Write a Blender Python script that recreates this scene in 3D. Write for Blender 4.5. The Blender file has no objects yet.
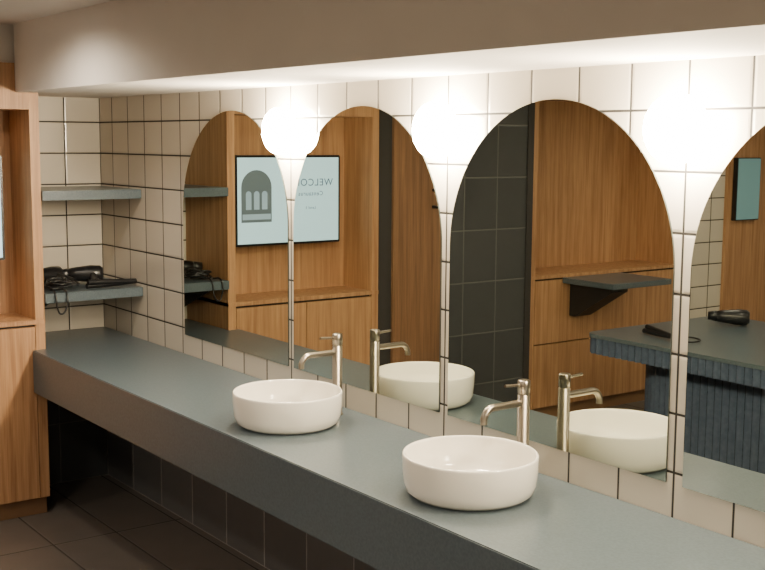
import bpy, bmesh, math, random
from mathutils import Vector, Matrix
random.seed(4)
D = 2.4
CZ = 0.757*D
def Z(k): return CZ + k*D
C = bpy.context.scene.collection

# ------------------------------------------------------------ materials
def srgb(r,g,b):
    def f(c):
        c/=255.0
        return c/12.92 if c<=0.04045 else ((c+0.055)/1.055)**2.4
    return (f(r),f(g),f(b),1)
def newmat(name, col, rough=0.5, metal=0.0, spec=0.5):
    m=bpy.data.materials.new(name); m.use_nodes=True
    b=m.node_tree.nodes['Principled BSDF']
    b.inputs['Base Color'].default_value=col
    b.inputs['Roughness'].default_value=rough
    b.inputs['Metallic'].default_value=metal
    b.inputs['Specular IOR Level'].default_value=spec
    return m
def math_n(nt,op,a,b=None,c=None):
    n=nt.nodes.new('ShaderNodeMath'); n.operation=op
    for i,v in enumerate((a,b,c)):
        if v is None: continue
        if isinstance(v,(int,float)): n.inputs[i].default_value=v
        else: nt.links.new(v,n.inputs[i])
    return n.outputs[0]
def speckle(m, col1, col2, scale=60, bump=0.0, detail=3):
    nt=m.node_tree; b=nt.nodes['Principled BSDF']
    g=nt.nodes.new('ShaderNodeNewGeometry')
    n=nt.nodes.new('ShaderNodeTexNoise'); n.inputs['Scale'].default_value=scale; n.inputs['Detail'].default_value=detail
    nt.links.new(g.outputs['Position'],n.inputs['Vector'])
    r=nt.nodes.new('ShaderNodeValToRGB')
    r.color_ramp.elements[0].position=0.35; r.color_ramp.elements[1].position=0.65
    r.color_ramp.elements[0].color=col1; r.color_ramp.elements[1].color=col2
    nt.links.new(n.outputs['Fac'],r.inputs['Fac']); nt.links.new(r.outputs['Color'],b.inputs['Base Color'])
    if bump:
        bp=nt.nodes.new('ShaderNodeBump'); bp.inputs['Strength'].default_value=bump; bp.inputs['Distance'].default_value=0.002
        nt.links.new(n.outputs['Fac'],bp.inputs['Height']); nt.links.new(bp.outputs['Normal'],b.inputs['Normal'])
    return m
def tile_mat(name, ax, sz, off, tilecol, groutcol, gw=0.004, rough=0.3, var=0.06, mott=0.05):
    """grid tiles on two world axes"""
    m=newmat(name,tilecol,rough); nt=m.node_tree; b=nt.nodes['Principled BSDF']
    g=nt.nodes.new('ShaderNodeNewGeometry'); s=nt.nodes.new('ShaderNodeSeparateXYZ')
    nt.links.new(g.outputs['Position'],s.inputs[0])
    masks=[];ids=[]
    for a,size,o in zip(ax,sz,off):
        q=math_n(nt,'DIVIDE',math_n(nt,'SUBTRACT',s.outputs[a],o),size)
        fr=math_n(nt,'FRACT',q); ids.append(math_n(nt,'FLOOR',q))
        e=math_n(nt,'MULTIPLY',math_n(nt,'MINIMUM',fr,math_n(nt,'SUBTRACT',1.0,fr)),size)
        masks.append(e)
    e=math_n(nt,'MINIMUM',masks[0],masks[1])
    mr=nt.nodes.new('ShaderNodeMapRange'); mr.inputs['From Min'].default_value=gw*0.4; mr.inputs['From Max'].default_value=gw*0.75
    nt.links.new(e,mr.inputs['Value'])
    cx=nt.nodes.new('ShaderNodeCombineXYZ'); nt.links.new(ids[0],cx.inputs[0]); nt.links.new(ids[1],cx.inputs[1])
    wn=nt.nodes.new('ShaderNodeTexWhiteNoise'); nt.links.new(cx.outputs[0],wn.inputs['Vector'])
    ns=nt.nodes.new('ShaderNodeTexNoise'); ns.inputs['Scale'].default_value=9; ns.inputs['Detail'].default_value=4
    nt.links.new(g.outputs['Position'],ns.inputs['Vector'])
    br=math_n(nt,'ADD',1.0-var/2-mott/2, math_n(nt,'ADD',math_n(nt,'MULTIPLY',wn.outputs['Value'],var),math_n(nt,'MULTIPLY',ns.outputs['Fac'],mott)))
    hs=nt.nodes.new('ShaderNodeHueSaturation'); hs.inputs['Color'].default_value=tilecol; nt.links.new(br,hs.inputs['Value'])
    mx=nt.nodes.new('ShaderNodeMix'); mx.data_type='RGBA'
    nt.links.new(mr.outputs[0],mx.inputs['Factor']); mx.inputs['A'].default_value=groutcol
    nt.links.new(hs.outputs[0],mx.inputs['B']); nt.links.new(mx.outputs['Result'],b.inputs['Base Color'])
    mr2=nt.nodes.new('ShaderNodeMapRange'); mr2.inputs['From Min'].default_value=gw*0.4; mr2.inputs['From Max'].default_value=gw*1.6
    nt.links.new(e,mr2.inputs['Value'])
    bp=nt.nodes.new('ShaderNodeBump'); bp.inputs['Strength'].default_value=0.6; bp.inputs['Distance'].default_value=0.002
    nt.links.new(mr2.outputs[0],bp.inputs['Height']); nt.links.new(bp.outputs['Normal'],b.inputs['Normal'])
    ro=math_n(nt,'SUBTRACT',0.8,math_n(nt,'MULTIPLY',mr.outputs[0],0.8-rough)); nt.links.new(ro,b.inputs['Roughness'])
    return m
def wood_mat(name, c1, c2):
    m=newmat(name,c1,0.5); nt=m.node_tree; b=nt.nodes['Principled BSDF']
    g=nt.nodes.new('ShaderNodeNewGeometry'); mp=nt.nodes.new('ShaderNodeMapping'); mp.inputs['Scale'].default_value=(38,38,1.3)
    nt.links.new(g.outputs['Position'],mp.inputs['Vector'])
    n=nt.nodes.new('ShaderNodeTexNoise'); n.inputs['Scale'].default_value=1.0; n.inputs['Detail'].default_value=6; n.inputs['Distortion'].default_value=0.6
    nt.links.new(mp.outputs[0],n.inputs['Vector'])
    mp2=nt.nodes.new('ShaderNodeMapping'); mp2.inputs['Scale'].default_value=(160,160,5); nt.links.new(g.outputs['Position'],mp2.inputs['Vector'])
    n2=nt.nodes.new('ShaderNodeTexNoise'); n2.inputs['Scale'].default_value=1.0; n2.inputs['Detail'].default_value=3
    nt.links.new(mp2.outputs[0],n2.inputs['Vector'])
    f=math_n(nt,'ADD',math_n(nt,'MULTIPLY',n.outputs['Fac'],0.65),math_n(nt,'MULTIPLY',n2.outputs['Fac'],0.35))
    r=nt.nodes.new('ShaderNodeValToRGB'); r.color_ramp.elements[0].position=0.36; r.color_ramp.elements[1].position=0.64
    r.color_ramp.elements[0].color=c1; r.color_ramp.elements[1].color=c2
    nt.links.new(f,r.inputs['Fac']); nt.links.new(r.outputs['Color'],b.inputs['Base Color'])
    bp=nt.nodes.new('ShaderNodeBump'); bp.inputs['Strength'].default_value=0.15; bp.inputs['Distance'].default_value=0.001
    nt.links.new(f,bp.inputs['Height']); nt.links.new(bp.outputs['Normal'],b.inputs['Normal'])
    return m
def emis(name,col,st):
    m=bpy.data.materials.new(name); m.use_nodes=True; b=m.node_tree.nodes['Principled BSDF']
    b.inputs['Base Color'].default_value=col; b.inputs['Emission Color'].default_value=col; b.inputs['Emission Strength'].default_value=st
    return m

TW,TH=0.081*D,0.0668*D
white=srgb(206,198,184); grout=srgb(34,32,31)
M_tile_x=tile_mat('tile_white_long',(0,2),(TW,TH),(0.8135*D,Z(-0.031)),white,grout,0.0064,0.2)
M_tile_y=tile_mat('tile_white_end',(1,2),(TW,TH),(0.0,Z(-0.031)),white,grout,0.0064,0.2)
dk=srgb(92,92,93); dg=srgb(160,157,153)
M_dark_x=tile_mat('tile_dark_long',(0,2),(0.14*D,0.62),(2.418*D,0.0),dk,dg,0.005,0.4,0.15,0.15)
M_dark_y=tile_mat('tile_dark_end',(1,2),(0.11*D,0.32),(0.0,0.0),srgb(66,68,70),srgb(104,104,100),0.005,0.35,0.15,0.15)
M_floor=tile_mat('floor_tile',(0,1),(1.2,0.3),(0.1,0.04),srgb(104,97,92),srgb(56,52,50),0.006,0.36,0.14,0.25)
M_plaster=speckle(newmat('plaster',srgb(206,198,188),0.85),srgb(213,206,198),srgb(218,211,203),3,0.05)
M_ceil=speckle(newmat('ceiling_paint',srgb(215,205,195),0.9),srgb(214,207,199),srgb(218,211,203),3)
M_counter=speckle(newmat('counter_stone',srgb(100,108,106),0.3),srgb(72,84,91),srgb(84,95,102),120,0.03,5)
M_wood=wood_mat('oak_veneer',srgb(150,108,74),srgb(188,145,104))
M_wood_d=wood_mat('walnut_door',srgb(106,76,54),srgb(142,106,76))
M_black=newmat('black_plastic',srgb(22,22,24),0.35)
M_blackmat=newmat('black_metal',srgb(26,26,28),0.5)
M_kick=newmat('kick_board',srgb(140,106,76),0.5)
M_ceramic=newmat('ceramic_white',srgb(240,235,224),0.1)
M_nickel=newmat('brushed_nickel',srgb(164,155,142),0.28,1.0)
M_chrome=newmat('chrome',srgb(200,200,200),0.12,1.0)
M_mirror=newmat('mirror_silver',(0.57,0.60,0.53,1),0.0,1.0)
M_medge=newmat('mirror_edge',srgb(60,66,62),0.3)
M_globe=emis('opal_globe',(1.0,0.85,0.61,1),290)
M_reed=speckle(newmat('reeded_blue_grey',srgb(82,92,102),0.22),srgb(66,77,96),srgb(74,85,104),40)
M_screen=emis('screen_blue',srgb(172,208,222),1.35)
M_screen2=emis('screen_teal',srgb(110,150,158),0.4)
M_pic=emis('screen_picture',srgb(88,102,110),0.5)
M_pic2=emis('screen_picture_light',srgb(140,165,182),0.8)
M_text=emis('screen_text',srgb(70,98,124),0.35)
M_down=emis('downlight_lens',(1.0,0.90,0.76,1),25)
M_trim=newmat('white_trim',srgb(225,222,215),0.4)
M_void=newmat('dark_recess',srgb(52,49,48),0.7)

# ------------------------------------------------------------ geometry helpers
def link(o,parent=None):
    C.objects.link(o)
    if parent: o.parent=parent
    return o
def mesh_obj(name,bm,mat,parent=None,smooth=False):
    me=bpy.data.meshes.new(name); bmesh.ops.recalc_face_normals(bm,faces=bm.faces[:]); bm.to_mesh(me); bm.free()
    mats=mat if isinstance(mat,list) else [mat]
    for m in mats: me.materials.append(m)
    if smooth:
        for p in me.polygons: p.use_smooth=True
    return link(bpy.data.objects.new(name,me),parent)
def empty(name,loc=(0,0,0)):
    e=bpy.data.objects.new(name,None); e.location=(0,0,0); e.empty_display_size=0.1; return link(e)
def box(name,x0,x1,y0,y1,z0,z1,mat,parent=None,bev=0.0):
    bm=bmesh.new(); bmesh.ops.create_cube(bm,size=1)
    for v in bm.verts:
        v.co=Vector(((x0+x1)/2+v.co.x*(x1-x0),(y0+y1)/2+v.co.y*(y1-y0),(z0+z1)/2+v.co.z*(z1-z0)))
    if bev: bmesh.ops.bevel(bm,geom=bm.edges[:],offset=bev,segments=2,affect='EDGES')
    return mesh_obj(name,bm,mat,parent)
def prism(name,pts,z0,z1,mat,parent=None,bev=0.0,smooth=False):
    bm=bmesh.new(); a=[bm.verts.new((p[0],p[1],z0)) for p in pts]; b=[bm.verts.new((p[0],p[1],z1)) for p in pts]
    bm.faces.new(a); bm.faces.new(b)
    for i in range(len(pts)):
        j=(i+1)%len(pts); bm.faces.new((a[i],a[j],b[j],b[i]))
    if bev: bmesh.ops.bevel(bm,geom=bm.edges[:],offset=bev,segments=2,affect='EDGES')
    return mesh_obj(name,bm,mat,parent,smooth)
def lathe(name,prof,loc,mat,parent=None,n=64,rot=None):
    bm=bmesh.new(); rings=[]
    for r,z in prof:
        if r<1e-6: rings.append([bm.verts.new((0,0,z))])
        else: rings.append([bm.verts.new((r*math.cos(2*math.pi*k/n),r*math.sin(2*math.pi*k/n),z)) for k in range(n)])
    for A,B in zip(rings,rings[1:]):
        for k in range(n):
            l=(k+1)%n
            if len(A)==1 and len(B)==1: break
            if len(A)==1: bm.faces.new((A[0],B[k],B[l]))
            elif len(B)==1: bm.faces.new((A[k],A[l],B[0]))
            else: bm.faces.new((A[k],A[l],B[l],B[k]))
    M=Matrix.Translation(Vector(loc))
    if rot is not None: M=M@rot
    bmesh.ops.transform(bm,matrix=M,verts=bm.verts[:])
    return mesh_obj(name,bm,mat,parent,True)
def tube(name,pts,rad,mat,parent=None,smooth_curve=True,res=6):
    cu=bpy.data.curves.new(name,'CURVE'); cu.dimensions='3D'; cu.bevel_depth=rad; cu.bevel_resolution=res; cu.use_fill_caps=True
    if smooth_curve:
        s=cu.splines.new('BEZIER'); s.bezier_points.add(len(pts)-1)
        for bp,p in zip(s.bezier_points,pts): bp.co=p; bp.handle_left_type='AUTO'; bp.handle_right_type='AUTO'
    else:
        s=cu.splines.new('POLY'); s.points.add(len(pts)-1)
        for bp,p in zip(s.points,pts): bp.co=(*p,1)
    cu.materials.append(mat)
    tmp=bpy.data.objects.new(name,cu); C.objects.link(tmp)
    dg_=bpy.context.evaluated_depsgraph_get(); me=bpy.data.meshes.new_from_object(tmp.evaluated_get(dg_))
    bpy.data.objects.remove(tmp)
    for p in me.polygons: p.use_smooth=True
    return link(bpy.data.objects.new(name,me),parent)

# ------------------------------------------------------------ room shell
XE=2.418*D; XC=2.216*D; YC=0.208*D; YL=2.45*D; XB=-1.2*D; ZCEIL=Z(0.2157); ZS=Z(0.0883); YB=0.252*D
box('floor',XB,XE+0.15,-0.15,YL+0.15,-0.1,0,M_floor)
box('ceiling',XB,XE+0.15,-0.15,YL+0.15,ZCEIL,ZCEIL+0.1,M_ceil)
ZCT=Z(-0.4157); CT=0.205; YF=0.235*D
w=empty('wall_right')
box('upper_tiled',XB,XE+0.15,-0.15,0,ZCT-CT,ZCEIL,M_tile_x,w)
box('lower_dark_tiled',XB,XE+0.15,-0.15,0,0,ZCT-CT,M_dark_x,w)
w=empty('wall_end')
box('upper_tiled',XE,XE+0.15,0,YC+0.02,ZCT-CT,ZCEIL,M_tile_y,w)
box('lower_dark_tiled',XE,XE+0.15,0,YC+0.02,0,ZCT-CT,M_dark_y,w)
box('plain_part',XE,XE+0.15,YC+0.02,YL,0,ZCEIL,M_plaster,w)
box('wall_left',XB,XE+0.15,YL,YL+0.15,0,ZCEIL,M_plaster)
box('wall_back',XB-0.15,XB,-0.15,YL+0.15,0,ZCEIL,M_plaster)
prism('ceiling_bulkhead',[(XB,0),(XE,0),(XE,YC),(XC,YC),(XC,YB),(XB,YB)],ZS,ZCEIL,M_plaster)
box('wall_nib',XC+0.03,XE,YC+0.002,0.614*D,Z(0.143),ZCEIL,M_plaster)

# ------------------------------------------------------------ vanity counter
ct=empty('vanity_counter')
prism('stone_top',[(XB+0.02,0.002),(XE-0.002,0.002),(XE-0.002,YC-0.001),(XC-0.001,YC-0.001),(XC-0.001,YF),(XB+0.02,YF)],ZCT-CT,ZCT,M_counter,ct,bev=0.003)

# ------------------------------------------------------------ arched mirrors
W=0.385*D
def mirror(cx):
    p=empty('arched_mirror'); r=W/2; zb=Z(-0.3775); zt=Z(0.0515); zc=zt-r
    N=64
    prof=[(-r,zb),(r,zb)]+[(r*math.cos(math.pi*k/N),zc+r*math.sin(math.pi*k/N)) for k in range(N+1)]
    bm=bmesh.new()
    a=[bm.verts.new((cx+q[0],0.0005,q[1])) for q in prof]; b=[bm.verts.new((cx+q[0],0.006,q[1])) for q in prof]
    f=bm.faces.new(b); f.material_index=0
    g=bm.faces.new(a); g.material_index=1
    for i in range(len(prof)):
        j=(i+1)%len(prof)
        if (a[i].co-a[j].co).length<1e-6: continue
        h=bm.faces.new((a[i],a[j],b[j],b[i])); h.material_index=1
    mesh_obj('glass',bm,[M_mirror,M_medge],p)
centers=[1.823,1.420,1.0155,0.607,0.20,-0.206]
for c in centers: mirror(c*D)

# ------------------------------------------------------------ opal drum sconces in the gaps
def sconce(x):
    p=empty('wall_sconce'); z=Z(0.015); R=Matrix.Rotation(-math.pi/2,4,'X')
    lathe('base_plate',[(0,0.0005),(0.055,0.0005),(0.055,0.007),(0.052,0.009),(0,0.009)],(x,0.006,z),M_trim,p,40,R)
    n=14; r=0.090; dp=0.108
    prof=[(0.054,0.0095),(0.076,0.014),(0.086,0.025),(r,0.045)]+[(r*math.cos(math.pi/2*k/n),0.055+(dp-0.055)*math.sin(math.pi/2*k/n)) for k in range(n)]+[(0,dp)]
    lathe('opal_shade',prof,(x,0.006,z),M_globe,p,48,R)
for x in (1.6215,1.218,0.811,0.403,0.0): sconce(x*D)

# ------------------------------------------------------------ basins and taps
def basin(x,y):
    p=empty('round_washbasin')
    prof=[(0,0.0),(0.150,0.0),(0.170,0.003),(0.184,0.014),(0.192,0.035),(0.196,0.070),(0.197,0.106),(0.196,0.111),(0.193,0.113),(0.190,0.111),(0.188,0.105),(0.186,0.070),(0.178,0.040),(0.155,0.022),(0.10,0.014),(0.032,0.011)]
    prof=[(r*0.985,z*1.07) for r,z in prof]
    lathe('bowl',prof+[(0,0.012)],(x,y,ZCT),M_ceramic,p,96)
    lathe('waste_cover',[(0,0.019),(0.028,0.018),(0.031,0.015),(0.031,0.0125)],(x,y,ZCT),M_chrome,p,32)
def tap(x,y):
    p=empty('basin_tap'); r=0.0185; h=0.30
    lathe('body',[(0,0),(0.022,0),(0.022,0.004),(r,0.006),(r,h-0.045),(r-0.0025,h-0.044),(r-0.0025,h-0.041),(r,h-0.040),(r,h-0.002),(r-0.002,h),(0,h)],(x,y,ZCT),M_nickel,p,32)
    z=ZCT+h-0.068
    pts=[(x,y+0.01,z)]+[(x,y+0.05,z),(x,y+0.12,z)]
    for k in range(1,9):
        a=math.pi/2*k/8; pts.append((x,y+0.12+0.035*math.sin(a),z-0.035*(1-math.cos(a))))
    pts.append((x,y+0.155,z-0.045))
    tube('spout',pts,0.0105,M_nickel,p,False,8)
    tube('lever',[(x,y+0.01,ZCT+h-0.014),(x,y+0.075,ZCT+h-0.010)],0.0045,M_nickel,p,False)
for xx,dx in ((1.430,0.007),(1.0185,0.009)):
    basin((xx-dx)*D,0.1305*D); tap(xx*D,0.0375*D)

# ------------------------------------------------------------ corner shelves
def cshelf(zt,th,bracket):
    p=empty('corner_shelf')
    box('board',2.209*D,XE-0.001,0.001,YC-0.001,zt-th,zt,M_counter,p,0.002)
    if bracket:
        bm=bmesh.new(); y=0.185*D
        P=[(XE-0.005,zt-th),(XE-0.40,zt-th),(XE-0.40,zt-th-0.012),(XE-0.02,zt-th-0.16),(XE-0.005,zt-th-0.16)]
        a=[bm.verts.new((q[0],y-0.006,q[1])) for q in P]; b=[bm.verts.new((q[0],y+0.006,q[1])) for q in P]
        bm.faces.new(a); bm.faces.new(b)
        for i in range(5): bm.faces.new((a[i],a[(i+1)%5],b[(i+1)%5],b[i]))
        mesh_obj('bracket',bm,M_blackmat,p)
cshelf(Z(-0.102),0.046,False)
zs2=Z(-0.305); cshelf(zs2,0.046,True)

def hair_dryer(loc,ang,cord=True):
    p=empty('hair_dryer')
    R=Matrix.Rotation(ang,4,'Z')@Matrix.Rotation(math.pi/2,4,'Y')
    T=Vector(loc)+Vector((0,0,0.047))
    lathe('barrel',[(0,-0.08),(0.03,-0.08),(0.042,-0.065),(0.044,-0.02),(0.036,0.05),(0.030,0.09),(0.026,0.092),(0.03,0.095),(0.022,0.14),(0.018,0.14),(0.018,0.10),(0,0.10)],T,M_black,p,32,R)
    d=Matrix.Rotation(ang,3,'Z')
    tube('handle',[T+d@Vector((-0.03,0.0,0)),T+d@Vector((-0.035,0.07,-0.012)),T+d@Vector((-0.045,0.14,-0.026))],0.018,M_black,p)
    if cord:
        q=[T+d@Vector((-0.045,0.14,-0.026)),T+d@Vector((-0.06,0.19,-0.036)),T+d@Vector((-0.02,0.24,-0.041)),T+d@Vector((0.06,0.22,-0.041)),T+d@Vector((0.10,0.15,-0.041)),T+d@Vector((0.05,0.10,-0.041))]
        tube('cord',q,0.004,M_black,p)
def straightener(loc,ang,cord=True):
    p=empty('hair_straightener'); d=Matrix.Rotation(ang,3,'Z'); T=Vector(loc)
    for s in (-1,1):
        tube('arm',[T+d@Vector((-0.13,0,0.022)),T+d@Vector((0,0.004*s,0.022+0.006*s)),T+d@Vector((0.13,0.008*s,0.024+0.010*s))],0.013,M_black,p)
    if cord: tube('cord',[T+d@Vector((-0.13,0,0.022)),T+d@Vector((-0.19,0.03,0.006)),T+d@Vector((-0.2,0.10,0.006)),T+d@Vector((-0.12,0.14,0.006)),T+d@Vector((-0.05,0.1,0.006))],0.004,M_black,p)
hair_dryer((2.352*D,0.150*D,zs2+0.001),1.9,False)
hair_dryer((2.335*D,0.072*D,zs2+0.001),1.2,False)
straightener((2.240*D,0.056*D,zs2+0.001),1.62,False)
cb=empty('coiled_power_cords')
for k in range(3):
    cx,cy=(2.256+0.006*k)*D,(0.146+0.010*k)*D; pts=[]
    for i in range(15):
        a=i*(1.15+0.12*k); r=0.040+0.030*random.random()
        pts.append((cx+r*math.cos(a),min(cy+0.9*r*math.sin(a),YC-0.012),zs2+0.007+0.0018*i+0.025*random.random()))
    tube('cord',pts,0.0045,M_black,cb)
# one lead looping over the front edge of the shelf
xf=2.209*D
tube('cord_drop',[(xf+0.10,0.17*D,zs2+0.008),(xf+0.02,0.165*D,zs2+0.010),(xf-0.012,0.165*D,zs2-0.02),(xf-0.012,0.168*D,zs2-0.075),(xf-0.012,0.178*D,zs2-0.10),(xf-0.012,0.186*D,zs2-0.07),(xf-0.012,0.188*D,zs2-0.02),(xf+0.015,0.188*D,zs2+0.010),(xf+0.08,0.186*D,zs2+0.008)],0.0042,M_black,cb)

# ------------------------------------------------------------ timber joinery with niche
def joinery(name,y0,y1,niche_top,drawers,xniche):
    p=empty(name); t=0.046; zt=Z(0.143); zsill=Z(-0.3555); zk=Z(-0.718)
    xb=XE-0.002; x0=XC
    box('side_panel',x0,xb,y0,y0+t,zk,ZS-0.001 if y0<0.3*D else zt,M_wood,p,0.001)
    if y0<0.3*D: box('side_panel_top',x0,xb,YB+0.001,YB+0.02,ZS,zt,M_wood,p)
    box('side_panel',x0,xb,y1-t,y1,zk,zt,M_wood,p,0.001)
    if y0<0.3*D:
        box('head_panel',x0+0.001,xb,y0+t,y1-t,niche_top,ZS-0.001,M_wood,p)
        box('head_panel_top',x0+0.001,xb,YB+0.001,y1-t,ZS-0.001,zt,M_wood,p)
    else: box('head_panel',x0+0.001,xb,y0+t,y1-t,niche_top,zt,M_wood,p)
    box('niche_back',xniche,xb,y0+t,y1-t,zsill,niche_top,M_wood,p)
    box('sill',x0-0.004,xb,y0,y1,zsill-0.022,zsill,M_wood,p,0.001)
    box('carcass',x0+0.022,xb-0.001,y0+t,y1-t,zk,zsill-0.022,M_void,p)  # dark colour stands for the shadow in the gaps round the fronts
    if drawers:
        zm=(zk+zsill-0.03)/2
        for a,b in ((zk+0.001,zm-0.004),(zm+0.004,zsill-0.034)):
            box('drawer_front',x0,x0+0.021,y0+t+0.003,y1-t-0.003,a,b,M_wood,p,0.001)
    else:
        ym=(y0+y1)/2
        for a,b in ((y0+t+0.003,ym-0.002),(ym+0.002,y1-t-0.003)):
            box('door_front',x0,x0+0.021,a,b,zk+0.001,zsill-0.034,M_wood,p,0.001)
    box('kick_board',x0+0.05,xb,y0,y1,0,zk,M_kick,p)
joinery('oak_media_cabinet',YC,0.614*D,Z(0.0555),False,2.335*D)
joinery('oak_niche_cabinet',1.112*D,1.72*D,Z(0.115),True,2.37*D)

# television in the niche
tv=empty('television'); xt=2.278*D; ya,yb=0.262*D,0.545*D; za,zb=Z(-0.240),Z(-0.034)
box('housing',xt,xt+0.045,ya,yb,za,zb,M_black,tv,0.004)
box('wall_bracket',xt+0.04,2.335*D-0.001,ya+0.2,yb-0.2,za+0.12,zb-0.12,M_blackmat,tv)
bz=0.013
box('screen',xt-0.001,xt+0.004,ya+bz,yb-bz,za+bz,zb-bz,M_screen,tv)
def arch_card(name,yc,hw,z0,z1,mat,x):
    bm=bmesh.new(); pts=[(yc-hw,z0),(yc+hw,z0)]+[(yc+hw*math.cos(math.pi*k/24),z1-hw+hw*math.sin(math.pi*k/24)) for k in range(25)]
    a=[bm.verts.new((x,q[0],q[1])) for q in pts]; 
    bm.faces.new(a); bmesh.ops.remove_doubles(bm,verts=bm.verts[:],dist=1e-6)
    return mesh_obj(name,bm,mat,tv)
yc=ya+0.13
arch_card('picture_arch',yc,0.095,za+0.13,zb-0.08,M_pic,xt-0.002)
for k in range(3): arch_card('picture_mirror',yc-0.05+0.05*k,0.017,za+0.20,za+0.30,M_pic2,xt-0.003)
box('picture_counter',xt-0.0032,xt-0.0028,yc-0.088,yc+0.088,za+0.145,za+0.175,M_pic2,tv)
def text(s,size,y,z):
    cu=bpy.data.curves.new('text','FONT'); cu.body=s; cu.size=size; cu.align_x='CENTER'; cu.extrude=0.0003; cu.space_character=1.15
    o=bpy.data.objects.new('caption',cu); C.objects.link(o); cu.materials.append(M_text)
    me=bpy.data.meshes.new_from_object(o.evaluated_get(bpy.context.evaluated_depsgraph_get())); bpy.data.objects.remove(o)
    me.transform(Matrix(((0,0,-1,xt-0.002),(-1,0,0,y),(0,1,0,z),(0,0,0,1))))
    o=bpy.data.objects.new('caption',me); link(o,tv)
text('WELCOME',0.056,yb-0.20,zb-0.17)
text('Centaurus',0.034,yb-0.20,zb-0.225)
text('Level 3',0.020,yb-0.20,zb-0.30)

# ------------------------------------------------------------ remaining end-side elements (seen in the mirrors)
box('slot_shade_panel',XC+0.05,XE,0.614*D+0.001,0.668*D,0,ZCEIL,M_void)  # solid panel in the slot, its shade put into the dark colour
dr=empty('door_1')
box('leaf',XC+0.03,XC+0.07,0.668*D,0.83*D,0.005,ZCEIL-0.12,M_wood_d,dr,0.002)
box('head',XC+0.02,XC+0.09,0.668*D,0.83*D,ZCEIL-0.12,ZCEIL,M_void,dr)
tube('handle',[(XC+0.03,0.79*D,1.53),(XC-0.03,0.79*D,1.53),(XC-0.03,0.79*D,1.43),(XC+0.03,0.79*D,1.43)],0.010,M_blackmat,dr,False)
box('wall_dark_tiled',XC,XE,0.83*D,1.092*D,0,ZCEIL,M_dark_y)
box('trim_1',XC-0.01,XE,1.092*D,1.112*D,0,ZCEIL,M_void)
box('wall_nib.002',XC+0.02,XE,1.112*D,1.72*D,Z(0.143),ZCEIL,M_plaster)
box('wall_white_tiled',XC+0.02,XE,1.72*D,1.925*D,0,ZCEIL,M_tile_y)
box('oak_wall_panel',XC,XE,1.925*D,YL,0,ZCEIL,M_wood)
tv2=empty('television')
box('housing',XC-0.04,XC-0.001,1.95*D,2.065*D,Z(-0.235),Z(-0.043),M_black,tv2,0.003)
box('screen',XC-0.042,XC-0.039,1.953*D,2.062*D,Z(-0.232),Z(-0.046),M_screen2,tv2)
# folding shelf on the niche cabinet
fs=empty('bracketed_shelf'); zf=Z(-0.367)
box('board',2.03*D,XC-0.006,1.23*D,1.46*D,zf-0.03,zf+0.006,M_counter,fs,0.003)
bm=bmesh.new()
P=[(XC-0.006,zf-0.03),(2.06*D,zf-0.03),(2.06*D,zf-0.06),(XC-0.06,zf-0.25),(XC-0.006,zf-0.25)]
for ya_,yb_ in ((1.26*D,1.32*D),):
    a=[bm.verts.new((q[0],ya_,q[1])) for q in P]; b=[bm.verts.new((q[0],yb_,q[1])) for q in P]
    bm.faces.new(a); bm.faces.new(b)
    for i in range(5): bm.faces.new((a[i],a[(i+1)%5],b[(i+1)%5],b[i]))
mesh_obj('bracket',bm,M_blackmat,fs)

# ------------------------------------------------------------ reeded styling island
def rr(x0,x1,y0,y1,r,step=0.003):
    out=[]
    def seg(p,q,n):
        L=math.dist(p,q); k=max(1,int(L/step))
        for i in range(k): out.append(((p[0]+(q[0]-p[0])*i/k,p[1]+(q[1]-p[1])*i/k),n))
    def arc(cx,cy,a0):
        k=max(4,int(r*math.pi/2/step))
        for i in range(k):
            a=a0+math.pi/2*i/k; out.append(((cx+r*math.cos(a),cy+r*math.sin(a)),(math.cos(a),math.sin(a))))
    seg((x0+r,y0),(x1-r,y0),(0,-1)); arc(x1-r,y0+r,-math.pi/2)
    seg((x1,y0+r),(x1,y1-r),(1,0)); arc(x1-r,y1-r,0)
    seg((x1-r,y1),(x0+r,y1),(0,1)); arc(x0+r,y1-r,math.pi/2)
    seg((x0,y1-r),(x0,y0+r),(-1,0)); arc(x0+r,y0+r,math.pi)
    return out
def reeded(name,o,z0,z1,mat,parent,pitch=0.044,amp=0.016):
    s=0; pts=[]; prev=o[0][0]
    for p,n in o:
        s+=math.dist(p,prev); prev=p
        d=amp*(abs(math.sin(math.pi*s/pitch))-1)
        pts.append((p[0]+n[0]*d,p[1]+n[1]*d))
    return prism(name,pts,z0,z1,mat,parent)
isl=empty('reeded_styling_island')
ix0,ix1,iy0,iy1=0.80*D,1.757*D,0.842*D,1.31*D
prism('stone_top',[q[0] for q in rr(ix0,ix1,iy0,iy1,0.07,0.01)],ZCT-0.02,ZCT,M_counter,isl)
reeded('reeded_fascia',rr(ix0+0.004,ix1-0.004,iy0+0.004,iy1-0.004,0.066),ZCT-0.105,ZCT-0.02,M_reed,isl)
reeded('reeded_base',rr(ix0+0.15,1.71*D,0.90*D,1.24*D,0.36),0.06,ZCT-0.105,M_reed,isl)
prism('plinth',[q[0] for q in rr(ix0+0.19,1.71*D-0.04,0.90*D+0.04,1.24*D-0.04,0.32,0.02)],0,0.06,M_blackmat,isl)
hair_dryer((1.63*D,1.20*D,ZCT+0.002),-0.6)
straightener((1.62*D,0.93*D,ZCT+0.002),0.3)

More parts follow.
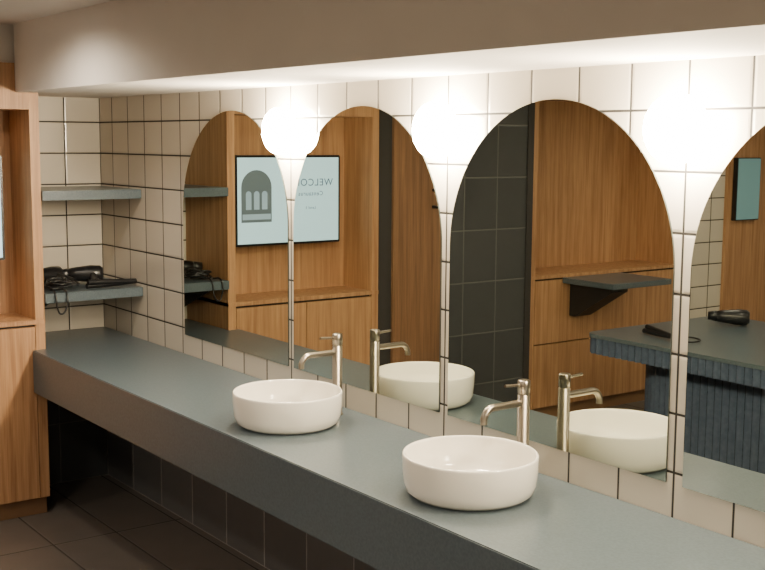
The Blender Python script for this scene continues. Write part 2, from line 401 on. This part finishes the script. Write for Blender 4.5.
# ------------------------------------------------------------ downlights, most of them added to light the room
def downlight(x,y,power):
    p=empty('recessed_downlight')
    lathe('trim_ring',[(0.045,-0.001),(0.062,-0.004),(0.062,0.0)],(x,y,ZCEIL),M_trim,p,32)
    lathe('lens',[(0,-0.002),(0.046,-0.002)],(x,y,ZCEIL),M_down,p,32)
    l=bpy.data.lights.new('lamp','SPOT'); l.energy=power*0.47; l.color=(1.0,0.865,0.69); l.spot_size=math.radians(165); l.spot_blend=0.6; l.shadow_soft_size=0.06
    o=bpy.data.objects.new('lamp',l); o.location=(x,y,ZCEIL-0.03); link(o,p)
for x,y,pw in ((1.84,0.42,72),(1.3,0.95,115),(0.4,0.95,110),(1.84,1.35,95),(0.9,1.6,100),(0.1,1.7,110),(1.7,2.0,95),(-0.6,0.9,100)):  # first matches a visible ceiling glow; the others are added to brighten room and bulkhead
    downlight(x*D,y*D,pw)

wd=bpy.data.worlds.new('world'); bpy.context.scene.world=wd; wd.use_nodes=True
wd.node_tree.nodes['Background'].inputs[0].default_value=(0.9,0.8,0.7,1); wd.node_tree.nodes['Background'].inputs[1].default_value=0.1

# ------------------------------------------------------------ camera
th,pi_=math.radians(36.2),math.radians(7.14)
F=Vector((math.cos(th)*math.cos(pi_),-math.sin(th)*math.cos(pi_),-math.sin(pi_)))
R=Vector((-math.sin(th),-math.cos(th),0)); U=R.cross(F)
a=0.007; R,U=(R*math.cos(a)+U*math.sin(a)),(U*math.cos(a)-R*math.sin(a))
cam=bpy.data.cameras.new('camera'); cam.sensor_width=36; cam.lens=1150/765*36; cam.clip_start=0.05
co=bpy.data.objects.new('camera',cam); C.objects.link(co)
co.matrix_world=Matrix(((R.x,U.x,-F.x,0),(R.y,U.y,-F.y,D),(R.z,U.z,-F.z,CZ),(0,0,0,1)))
bpy.context.scene.camera=co

# put each parent empty at the centre-bottom of its parts
bpy.context.view_layer.update()
for e in [o for o in bpy.data.objects if o.type=='EMPTY']:
    pts=[c.matrix_world@v.co for c in e.children if c.type=='MESH' for v in c.data.vertices]
    if not pts: continue
    lo=Vector([min(p[i] for p in pts) for i in range(3)]); hi=Vector([max(p[i] for p in pts) for i in range(3)])
    ce=Vector(((lo.x+hi.x)/2,(lo.y+hi.y)/2,lo.z))
    e.location=ce
    for c in e.children:
        if c.type=='MESH': c.data.transform(Matrix.Translation(-ce))
        else: c.location=c.location-ce
